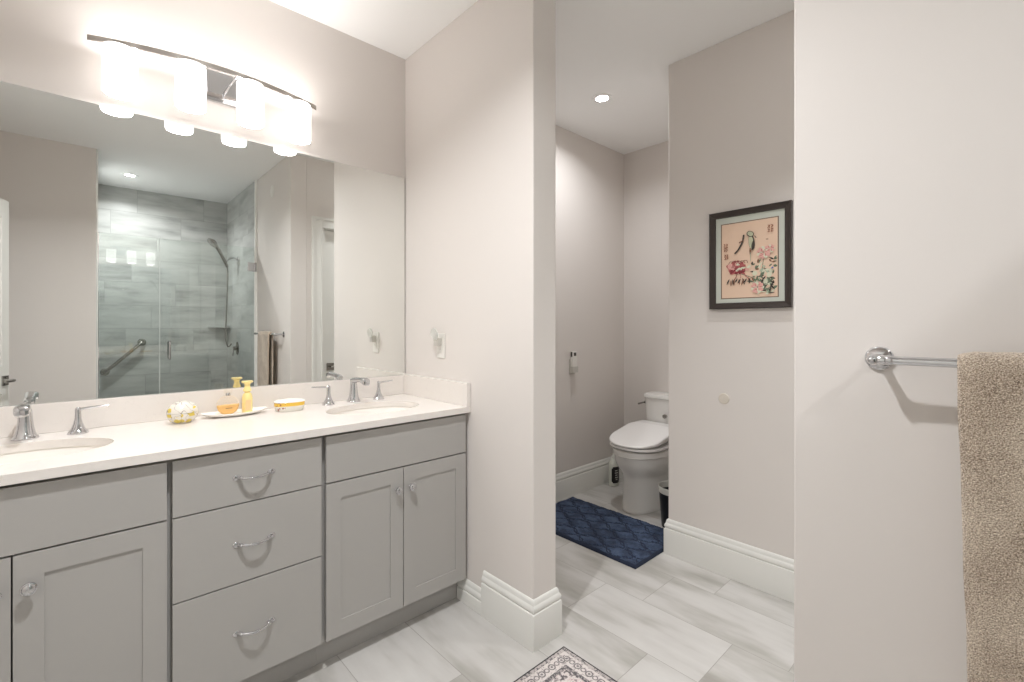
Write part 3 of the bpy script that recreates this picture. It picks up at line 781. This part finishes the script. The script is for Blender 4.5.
# seals
def seal(a, b, w_, h_, nx, ny):
    for i in range(nx):
        for j in range(ny):
            a0, b0 = a + w_ * (i + .12) / nx, b + h_ * (j + .12) / ny; ww, hh = w_ * .76 / nx, h_ * .76 / ny
            stroke([(a0, b0), (a0 + ww, b0 + hh * rnd.random())], 0.012, 'seal'); stroke([(a0, b0 + hh), (a0 + ww, b0 + hh * .7)], 0.012, 'seal'); stroke([(a0 + ww * rnd.random(), b0), (a0 + ww * .6, b0 + hh)], 0.012, 'brown')
seal(0.83, 0.82, 0.11, 0.10, 2, 2); seal(0.04, 0.63, 0.085, 0.11, 2, 3); seal(0.05, 0.525, 0.085, 0.07, 2, 2); stroke([(0.81, 0.735), (0.85, 0.735)], 0.014, 'brown')
leaf(0.90, 0.35, 0.05, 0.012, 0.9, 'blue'); leaf(0.90, 0.36, 0.04, 0.010, 0.2, 'blue')
obj('print', bm, mats, pc, smooth=False)

# ------------------------------------------------------------------ toilet
to = thing('toilet', 'white toilet with closed bidet lid in the alcove, tank against the back wall', 'toilet', (2.70, 1.815, 0.0))
def sect(xf, xb, hw, zz, n=48, sq=0.5, sy=0.75):
    """egg-shaped horizontal section: round front at xf, squarer back at xb"""
    xm = xf + (xb - xf) * 0.42
    pts = []
    for i in range(n):
        a = 2 * PI * i / n; ca, sa = math.cos(a), math.sin(a)
        if ca < 0: px, py = xm + (xm - xf) * ca, hw * math.copysign(abs(sa) ** 0.92, sa)
        else: px, py = xm + (xb - xm) * math.copysign(abs(ca) ** sq, ca), hw * math.copysign(abs(sa) ** sy, sa)
        pts.append(Vector((px, py, zz)))
    return pts
bm = bmesh.new()
rings(bm, [sect(0.062, 0.66, 0.122, 0.0005), sect(0.058, 0.66, 0.124, 0.012), sect(0.062, 0.66, 0.124, 0.03), sect(0.070, 0.66, 0.124, 0.12), sect(0.072, 0.66, 0.125, 0.19), sect(0.070, 0.66, 0.127, 0.232),
           sect(0.064, 0.66, 0.136, 0.255), sect(0.048, 0.66, 0.156, 0.282), sect(0.030, 0.66, 0.174, 0.315), sect(0.020, 0.66, 0.181, 0.350), sect(0.015, 0.66, 0.183, 0.378), sect(0.013, 0.66, 0.183, 0.385), sect(0.004, 0.66, 0.191, 0.390), sect(0.004, 0.66, 0.191, 0.426), sect(0.018, 0.655, 0.178, 0.431)])
obj('bowl', bm, m_toilet, to, angle=28)
bm = bmesh.new()
rings(bm, [sect(0.016, 0.44, 0.178, 0.4395), sect(0.000, 0.445, 0.193, 0.443), sect(0.000, 0.445, 0.193, 0.4545), sect(0.004, 0.442, 0.190, 0.458)])
obj('seat', bm, m_seat, to, angle=28)
def slant(L, z0, slope): return [Vector((p.x, p.y, z0 + slope * p.x)) for p in L]
bm = bmesh.new(); sl = 0.20
K = dict(n=64, sq=0.22, sy=0.42)
rings(bm, [slant(sect(0.006, 0.405, 0.184, 0, **K), 0.4605, sl * 0.55), slant(sect(-0.003, 0.412, 0.190, 0, **K), 0.464, sl * 0.75), slant(sect(-0.003, 0.412, 0.190, 0, **K), 0.470, sl * 0.95), slant(sect(0.003, 0.409, 0.185, 0, **K), 0.4745, sl), slant(sect(0.03, 0.39, 0.165, 0, **K), 0.4765, sl), slant(sect(0.10, 0.33, 0.10, 0, **K), 0.4775, sl)])
obj('lid', bm, m_seat, to, angle=28)
bm = bmesh.new()
box(bm, 0.418, 0.545, -0.185, 0.185, 0.4395, 0.548, 0.014, 3)
obj('bidet_unit', bm, m_seat, to)
bm = bmesh.new()
def rrect(x0, x1, hw, zz, n=40, ex=0.28):
    cx, rx = (x0 + x1) / 2, (x1 - x0) / 2
    return [Vector((cx + rx * math.copysign(abs(math.cos(2 * PI * i / n)) ** ex, math.cos(2 * PI * i / n)), hw * math.copysign(abs(math.sin(2 * PI * i / n)) ** ex, math.sin(2 * PI * i / n)), zz)) for i in range(n)]
rings(bm, [rrect(0.575, 0.72, 0.150, 0.434), rrect(0.562, 0.728, 0.168, 0.50), rrect(0.555, 0.732, 0.176, 0.60), rrect(0.550, 0.734, 0.180, 0.722)])
tk = obj('tank', bm, m_toilet, to, angle=50)
bm = bmesh.new()
rings(bm, [rrect(0.548, 0.735, 0.182, 0.7225), rrect(0.541, 0.737, 0.188, 0.726), rrect(0.541, 0.737, 0.188, 0.744), rrect(0.547, 0.734, 0.182, 0.753), rrect(0.60, 0.70, 0.12, 0.7555)])
obj('tank_lid', bm, m_toilet, tk, angle=50)
bm = bmesh.new()
tube(bm, [(0.600, 0.178, 0.677), (0.600, 0.196, 0.677)], 0.011, 16); tube(bm, [(0.606, 0.194, 0.677), (0.57, 0.200, 0.676), (0.520, 0.205, 0.672)], [0.007, 0.006, 0.007], smooth=1)
obj('flush_lever', bm, m_nickel, tk)
bm = bmesh.new()
lathe(bm, [(0.012, 0), (0.012, 0.010), (0.016, 0.013), (0.016, 0.022), (0.010, 0.026)], frame_to((0.549, -0.012, 0.600), (-1, 0, 0)), 20)
obj('valve_knob', bm, m_nickel, tk)

# cleaner bottle beside the toilet
cb = thing('cleaner_bottle', 'white cleaner bottle with black label on the floor left of the toilet', 'bottle', (3.168, 2.212, 0.0), math.radians(2))
bm = bmesh.new()
def ov(k, zz, n=28): return [Vector((0.050 * k * math.cos(2 * PI * i / n), 0.036 * k * math.sin(2 * PI * i / n), zz)) for i in range(n)]
rings(bm, [ov(0.90, 0.0005), ov(1, 0.006), ov(1, 0.165), ov(0.95, 0.18), ov(0.72, 0.200), ov(0.42, 0.215)]); obj('body', bm, mat('bottle_white', rgb(216, 218, 208), 0.35), cb)
bm = bmesh.new(); lathe(bm, [(0.020, 0.2152), (0.020, 0.228), (0.012, 0.240), (0.007, 0.262)], None, 20); obj('nozzle_cap', bm, mat('bottle_cap_white', rgb(222, 222, 214), 0.4), cb)
bm = bmesh.new(); L = []
for zz in (0.026, 0.042, 0.140, 0.156):
    hw_ = 0.95 if 0.04 < zz < 0.145 else 0.6
    L.append([Vector((0.0508 * math.cos(a), 0.0368 * math.sin(a), zz)) for a in [-PI / 2 - 0.35 + hw_ * (k / 12 - 0.5) * 2 for k in range(13)]])
rings(bm, L, False, False, closed=False); lb = obj('label', bm, m_black, cb)
bm = bmesh.new(); r2 = random.Random(3)
for zz, wd in ((0.122, 0.5), (0.104, 0.66), (0.086, 0.45), (0.068, 0.6), (0.052, 0.35)):
    a0 = -PI / 2 - 0.35 - wd / 2 + r2.uniform(-0.1, 0.1)
    L = [[Vector((0.0514 * math.cos(a0 + wd * k / 8), 0.0374 * math.sin(a0 + wd * k / 8), zq)) for k in range(9)] for zq in (zz, zz + 0.008)]
    rings(bm, L, False, False, closed=False)
obj('print', bm, mat('label_print', rgb(190, 190, 186), 0.5), lb)

# waste bin
wb = thing('waste_bin', 'small black waste bin with pale rim behind the passage wall corner', 'bin', (2.79, 1.487, 0.0))
bm = bmesh.new(); lathe(bm, [(0.076, 0.0005), (0.080, 0.004), (0.0965, 0.222), (0.0945, 0.222), (0.078, 0.006), (0, 0.0058)], None, 40); obj('body', bm, m_black, wb)
bm = bmesh.new(); lathe(bm, [(0.0968, 0.2225), (0.0985, 0.226), (0.1005, 0.258), (0.0985, 0.262), (0.0955, 0.258), (0.0945, 0.2225)], None, 40, False, False); obj('rim', bm, mat('bin_rim', rgb(206, 204, 196), 0.35), wb)

# bidet remote on the alcove wall
rm = thing('remote_control', 'white bidet remote in a holder on the alcove wall left of the toilet', 'remote', (2.745, YM, 1.0))
obj('remote_body', add_boxes((-0.026, 0.026, -0.034, -0.010, -0.030, 0.090), bev=0.004), m_whitepl, rm)
bm = bmesh.new(); box(bm, -0.0265, -0.0258, -0.030, -0.014, 0.048, 0.085); box(bm, -0.014, 0.014, -0.0346, -0.0338, 0.055, 0.080)
obj('display', bm, mat('remote_display', rgb(70, 68, 62), 0.3), rm)
bm = bmesh.new(); box(bm, -0.031, 0.031, -0.010, -0.0003, -0.085, 0.03, 0.002); box(bm, -0.031, 0.031, -0.040, -0.0352, -0.070, -0.025, 0.001); box(bm, -0.031, -0.0275, -0.0352, -0.010, -0.070, -0.025); box(bm, 0.0275, 0.031, -0.0352, -0.010, -0.070, -0.025); box(bm, -0.0275, 0.0275, -0.0352, -0.010, -0.070, -0.062)
obj('holder', bm, mat('holder_plastic', rgb(198, 195, 187), 0.35), rm)

# ------------------------------------------------------------------ rugs
# navy bath mat: plush pile with a trellis pattern
hx, hy = 0.271, 0.440
bm = bmesh.new(); nx, ny = 108, 176; r3 = random.Random(11)
def trellis(px, py):
    cw, ch = 0.135, 0.195
    k = 1.0
    for s in (0, 1):
        u = (px + s * cw / 2) / cw; v = (py + s * ch / 2) / ch
        fu, fv = u - round(u), v - round(v)
        q = abs(fu) * 2 + abs(fv) * 2 - 0.16 * math.cos(fv * 2 * PI * 2)
        k = min(k, abs(q - 1.0))
    return k
gv = []
for i in range(nx + 1):
    row = []
    for j in range(ny + 1):
        px, py = -hx + 2 * hx * i / nx, -hy + 2 * hy * j / ny
        e_ = min(hx - abs(px), hy - abs(py)); rise = min(1.0, e_ / 0.012)
        tq = trellis(px, py)
        zz = 0.006 + 0.013 * math.sqrt(max(0, rise)) - (0.007 * max(0.0, 1 - tq / 0.11) if e_ > 0.015 else 0) + r3.uniform(-0.0014, 0.0014) + 0.0015 * math.sin(px * 47 + 3 * math.sin(py * 31))
        row.append(bm.verts.new((px, py, zz)))
    gv.append(row)
for i in range(nx):
    for j in range(ny):
        f = bm.faces.new((gv[i][j], gv[i + 1][j], gv[i + 1][j + 1], gv[i][j + 1]))
        px, py = -hx + 2 * hx * (i + .5) / nx, -hy + 2 * hy * (j + .5) / ny
        if trellis(px, py) < 0.075 or min(hx - abs(px), hy - abs(py)) < 0.008: f.material_index = 1  # grooves and rim get the darker navy; groove shade is put into the colour
be = [e for e in bm.edges if e.is_boundary]
r = bmesh.ops.extrude_edge_only(bm, edges=be)
vs = [v for v in r['geom'] if isinstance(v, bmesh.types.BMVert)]
for v in vs: v.co.z = 0.0004
be = [e for e in bm.edges if e.is_boundary]; bmesh.ops.contextual_create(bm, geom=be)
m_navy = mat('navy_plush', rgb(44, 56, 82), 0.95); g = N(m_navy); x, y, z = g.pos(); v = g.vec(x, y, z)
n1 = g.noise(v, 11, 4, 0.65); n2 = g.noise(v, 300, 2, 0.7)
col = g.ramp(n1, [(0.34, rgb(26, 33, 50)), (0.46, rgb(40, 52, 74)), (0.56, rgb(62, 78, 104)), (0.68, rgb(80, 95, 119))])
g.color(g.mix(0.35, col, g.ramp(n2, [(0.3, rgb(18, 24, 38)), (0.7, rgb(84, 100, 130))]))); g.bump(n2, 0.6, 0.004)
P(m_navy).inputs['Sheen Weight'].default_value = 0.0
m_navy_shade = mat('navy_plush_shade', rgb(32, 41, 60), 0.95)
o = obj('bath_mat', bm, [m_navy, m_navy_shade], angle=60); o.location = (2.421, 1.806, 0.0)
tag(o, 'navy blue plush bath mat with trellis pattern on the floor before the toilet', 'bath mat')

# patterned rug: bordered, speckled grey and pink
rx, ry = 0.31, 0.405
m_rug = mat('patterned_rug', rgb(170, 160, 156), 0.9); g = N(m_rug); x, y, z = g.pos()
ax, ay = g.math('ABSOLUTE', x), g.math('ABSOLUTE', y)
ex, ey = g.math('SUBTRACT', rx, ax), g.math('SUBTRACT', ry, ay)
d = g.math('MINIMUM', ex, ey)
onx = g.math('LESS_THAN', ex, ey)                                     # nearest edge is an x edge: run along y
run = g.math('ADD', g.math('MULTIPLY', onx, y), g.math('MULTIPLY', g.math('SUBTRACT', 1.0, onx), x))
v = g.vec(x, y, z)
cream, black, grey = rgb(206, 198, 194), rgb(44, 42, 44), rgb(118, 112, 112)
n1 = g.noise(v, 95, 3, 0.7); n2 = g.noise(v, 48, 2, 0.6); n3 = g.noise(v, 22, 3, 0.6)
fr = g.math('ABSOLUTE', g.math('SUBTRACT', g.math('FRACT', g.math('DIVIDE', run, 0.054)), 0.5))
rad = g.math('SQRT', g.math('ADD', g.math('POWER', g.math('MULTIPLY', fr, 0.054), 2.0), g.math('POWER', g.math('SUBTRACT', d, 0.046), 2.0)))
ring_ = g.math('LESS_THAN', g.math('ABSOLUTE', g.math('SUBTRACT', rad, 0.0125)), 0.0028)
dot_ = g.math('LESS_THAN', rad, 0.0052)
fr2 = g.math('ABSOLUTE', g.math('SUBTRACT', g.math('FRACT', g.math('ADD', g.math('DIVIDE', run, 0.054), 0.5)), 0.5))
rad2 = g.math('SQRT', g.math('ADD', g.math('POWER', g.math('MULTIPLY', fr2, 0.054), 2.0), g.math('POWER', g.math('SUBTRACT', d, 0.046), 2.0)))
dia = g.math('LESS_THAN', g.math('ABSOLUTE', g.math('SUBTRACT', rad2, 0.009)), 0.0022)
pat = g.math('MAXIMUM', g.math('MAXIMUM', ring_, dot_), dia)
border = g.mix(g.math('MULTIPLY', pat, 0.75), g.mix(g.math('GREATER_THAN', n1, 0.57), cream, rgb(160, 152, 150)), rgb(84, 80, 82))
speck = g.mix(g.math('GREATER_THAN', n1, 0.47), rgb(104, 100, 102), rgb(180, 172, 168))
field = g.ramp(n2, [(0.36, rgb(96, 90, 92)), (0.42, rgb(160, 150, 148)), (0.48, cream), (0.58, rgb(202, 186, 182)), (0.66, rgb(140, 130, 130))])
field.node.color_ramp.interpolation = 'CONSTANT'
c1 = g.mix(g.math('LESS_THAN', d, 0.088), field, g.mix(g.math('GREATER_THAN', n1, 0.52), rgb(92, 88, 90), rgb(160, 152, 150)))
c1 = g.mix(g.math('LESS_THAN', d, 0.072), c1, border)
c1 = g.mix(g.math('LESS_THAN', d, 0.021), c1, speck)
c1 = g.mix(g.math('LESS_THAN', d, 0.006), c1, black)
g.color(c1); g.bump(g.noise(v, 500, 2), 0.3, 0.002)
bm = bmesh.new(); box(bm, -rx, rx, -ry, ry, 0.0005, 0.007, 0.002)
o = obj('patterned_rug', bm, m_rug); o.location = (1.418 - rx, 1.228 - ry, 0)
tag(o, 'grey and cream bordered oriental pattern rug with black edge, before the partition end', 'rug')

# ------------------------------------------------------------------ shower, seen in the mirror
YG = -0.640
sp = thing('shower_screen', 'fixed clear glass shower panel seen in the mirror, left of the door', 'shower glass', (0, 0, 0))
obj('glass', add_boxes((0.128, 0.534, YG - 0.005, YG + 0.005, 0.108, 2.065)), m_glass, sp, smooth=False)
bm = bmesh.new(); box(bm, 0.1225, 0.1275, YG - 0.010, YG + 0.010, 0.1005, 2.065); box(bm, 0.1275, 0.534, YG - 0.010, YG + 0.010, 0.1005, 0.1075)
obj('channel', bm, m_chrome, sp, smooth=False)
obj('edge_seal', add_boxes((0.5342, 0.5382, YG - 0.006, YG + 0.006, 0.108, 2.065)), mat('clear_seal', rgb(214, 220, 216), 0.2), sp, smooth=False)
sd = thing('shower_door', 'hinged clear glass shower door with chrome handle, seen in the mirror', 'shower door', (0, 0, 0))
gd = obj('glass', add_boxes((0.541, 1.300, YG - 0.005, YG + 0.005, 0.118, 2.065)), m_glass, sd, smooth=False)
for zz in (0.42, 1.872):
    bm = bmesh.new(); box(bm, 1.242, 1.3005, YG - 0.013, YG + 0.013, zz - 0.045, zz + 0.045, 0.002); box(bm, 1.3005, 1.3175, YG - 0.025, YG + 0.025, zz - 0.045, zz + 0.045, 0.002)
    obj('hinge', bm, m_chrome, sd)
obj('edge_seal', add_boxes((1.3007, 1.3165, YG - 0.007, YG + 0.007, 0.47, 1.82), (1.3007, 1.3165, YG - 0.007, YG + 0.007, 1.922, 2.065)), mat('edge_strip', rgb(240, 241, 238), 0.25), sd, smooth=False)
bm = bmesh.new()
for s in (-1, 1):
    tube(bm, [(0.606, YG + s * 0.005, 0.985), (0.606, YG + s * 0.035, 0.985), (0.606, YG + s * 0.048, 0.997), (0.606, YG + s * 0.048, 1.128), (0.606, YG + s * 0.035, 1.140), (0.606, YG + s * 0.005, 1.140)], 0.0085, smooth=1)
obj('handle', bm, m_chrome, sd)
struct('trim_6', add_boxes((0.1095, 0.1225, -0.7395, -0.6155, 0.1005, ZC - 0.001)), mat('bright_edge_trim', rgb(232, 232, 228), 0.2, 0.3))
struct('trim_5', add_boxes((1.3075, 1.3255, -0.652, -0.640 + 0.018, 0.1005, ZC - 0.001)), mat('tile_edge_trim', rgb(238, 238, 234), 0.3))

gb = thing('grab_bar', 'slanted steel grab bar on the tiled shower wall, seen in the mirror', 'grab bar', (0, -1.888, 0))
bm = bmesh.new()
tube(bm, [(0.206, 0.0, 0.800), (0.206, 0.03, 0.800), (0.216, 0.045, 0.810), (0.499, 0.045, 1.094), (0.509, 0.03, 1.104), (0.509, 0.0, 1.104)], 0.016, 16, smooth=2)
obj('bar', bm, m_nickel, gb)
for xx, zz in ((0.206, 0.80), (0.509, 1.104)):
    bm = bmesh.new(); lathe(bm, [(0.038, 0.0003), (0.038, 0.006), (0.034, 0.011), (0.018, 0.013)], frame_to((xx, 0, zz), (0, 1, 0)), 28); obj('flange', bm, m_nickel, gb)

hs = thing('hand_shower', 'chrome hand shower on its wall arm with hanging hose, seen in the mirror', 'shower head', (1.318, -1.364, 2.03))
bm = bmesh.new(); lathe(bm, [(0.030, 0.0003), (0.029, 0.005), (0.016, 0.012), (0.011, 0.016)], frame_to((0, 0, 0), (-1, 0, 0)), 24); obj('flange', bm, m_chrome, hs)
bm = bmesh.new(); tube(bm, [(0, 0, 0), (-0.05, 0, 0.012), (-0.09, 0, -0.005), (-0.120, 0, -0.045)], 0.0095, smooth=2); sphere(bm, (-0.124, 0, -0.05), 0.020); obj('arm', bm, m_chrome, hs)
bm = bmesh.new(); tube(bm, [(-0.105, 0, -0.095), (-0.128, 0.01, -0.045), (-0.170, 0.02, 0.040), (-0.205, 0.03, 0.10), (-0.225, 0.035, 0.125)], [0.013, 0.017, 0.016, 0.018, 0.020], smooth=1)
wand = obj('wand', bm, m_nickel, hs)
bm = bmesh.new(); lathe(bm, [(0.022, -0.028), (0.044, -0.016), (0.060, 0.0), (0.060, 0.013), (0.053, 0.018), (0, 0.019)], frame_to((-0.250, 0.040, 0.150), (-0.62, 0.10, -0.62)), 32); obj('head', bm, m_nickel, wand)
bm = bmesh.new(); tube(bm, [(-0.105, 0, -0.095), (-0.098, 0, -0.16), (-0.104, 0, -0.40), (-0.116, 0, -0.70), (-0.122, 0, -0.86), (-0.105, -0.01, -0.97), (-0.085, -0.012, -0.985), (-0.060, -0.020, -0.945)], 0.0075, smooth=2); obj('hose', bm, m_nickel, hs)
sv2 = thing('shower_valve', 'chrome shower valve on the tiled side wall, seen in the mirror', 'valve', (1.318, -1.386, 1.03))
bm = bmesh.new(); lathe(bm, [(0.075, 0.0003), (0.074, 0.004), (0.050, 0.010), (0.024, 0.014), (0.022, 0.040), (0.018, 0.044)], frame_to((0, 0, 0), (-1, 0, 0)), 36); vp = obj('escutcheon', bm, m_nickel, sv2)
bm = bmesh.new(); tube(bm, [(-0.034, 0, 0), (-0.040, 0, -0.03), (-0.046, 0, -0.085)], [0.010, 0.008, 0.006]); obj('lever', bm, m_chrome, vp)
cs = thing('corner_shelf', 'small tiled corner shelf in the shower, seen in the mirror', 'shelf', (1.3178, -1.8878, 1.262))
bm = bmesh.new(); pts = [(0, 0), (-0.20, 0), (-0.20, 0.03), (-0.03, 0.16), (0, 0.16)]
rings(bm, [[Vector((a, b, zz)) for a, b in pts] for zz in (0.0, 0.022)]); obj('shelf_board', bm, m_stile_b, cs, smooth=False)
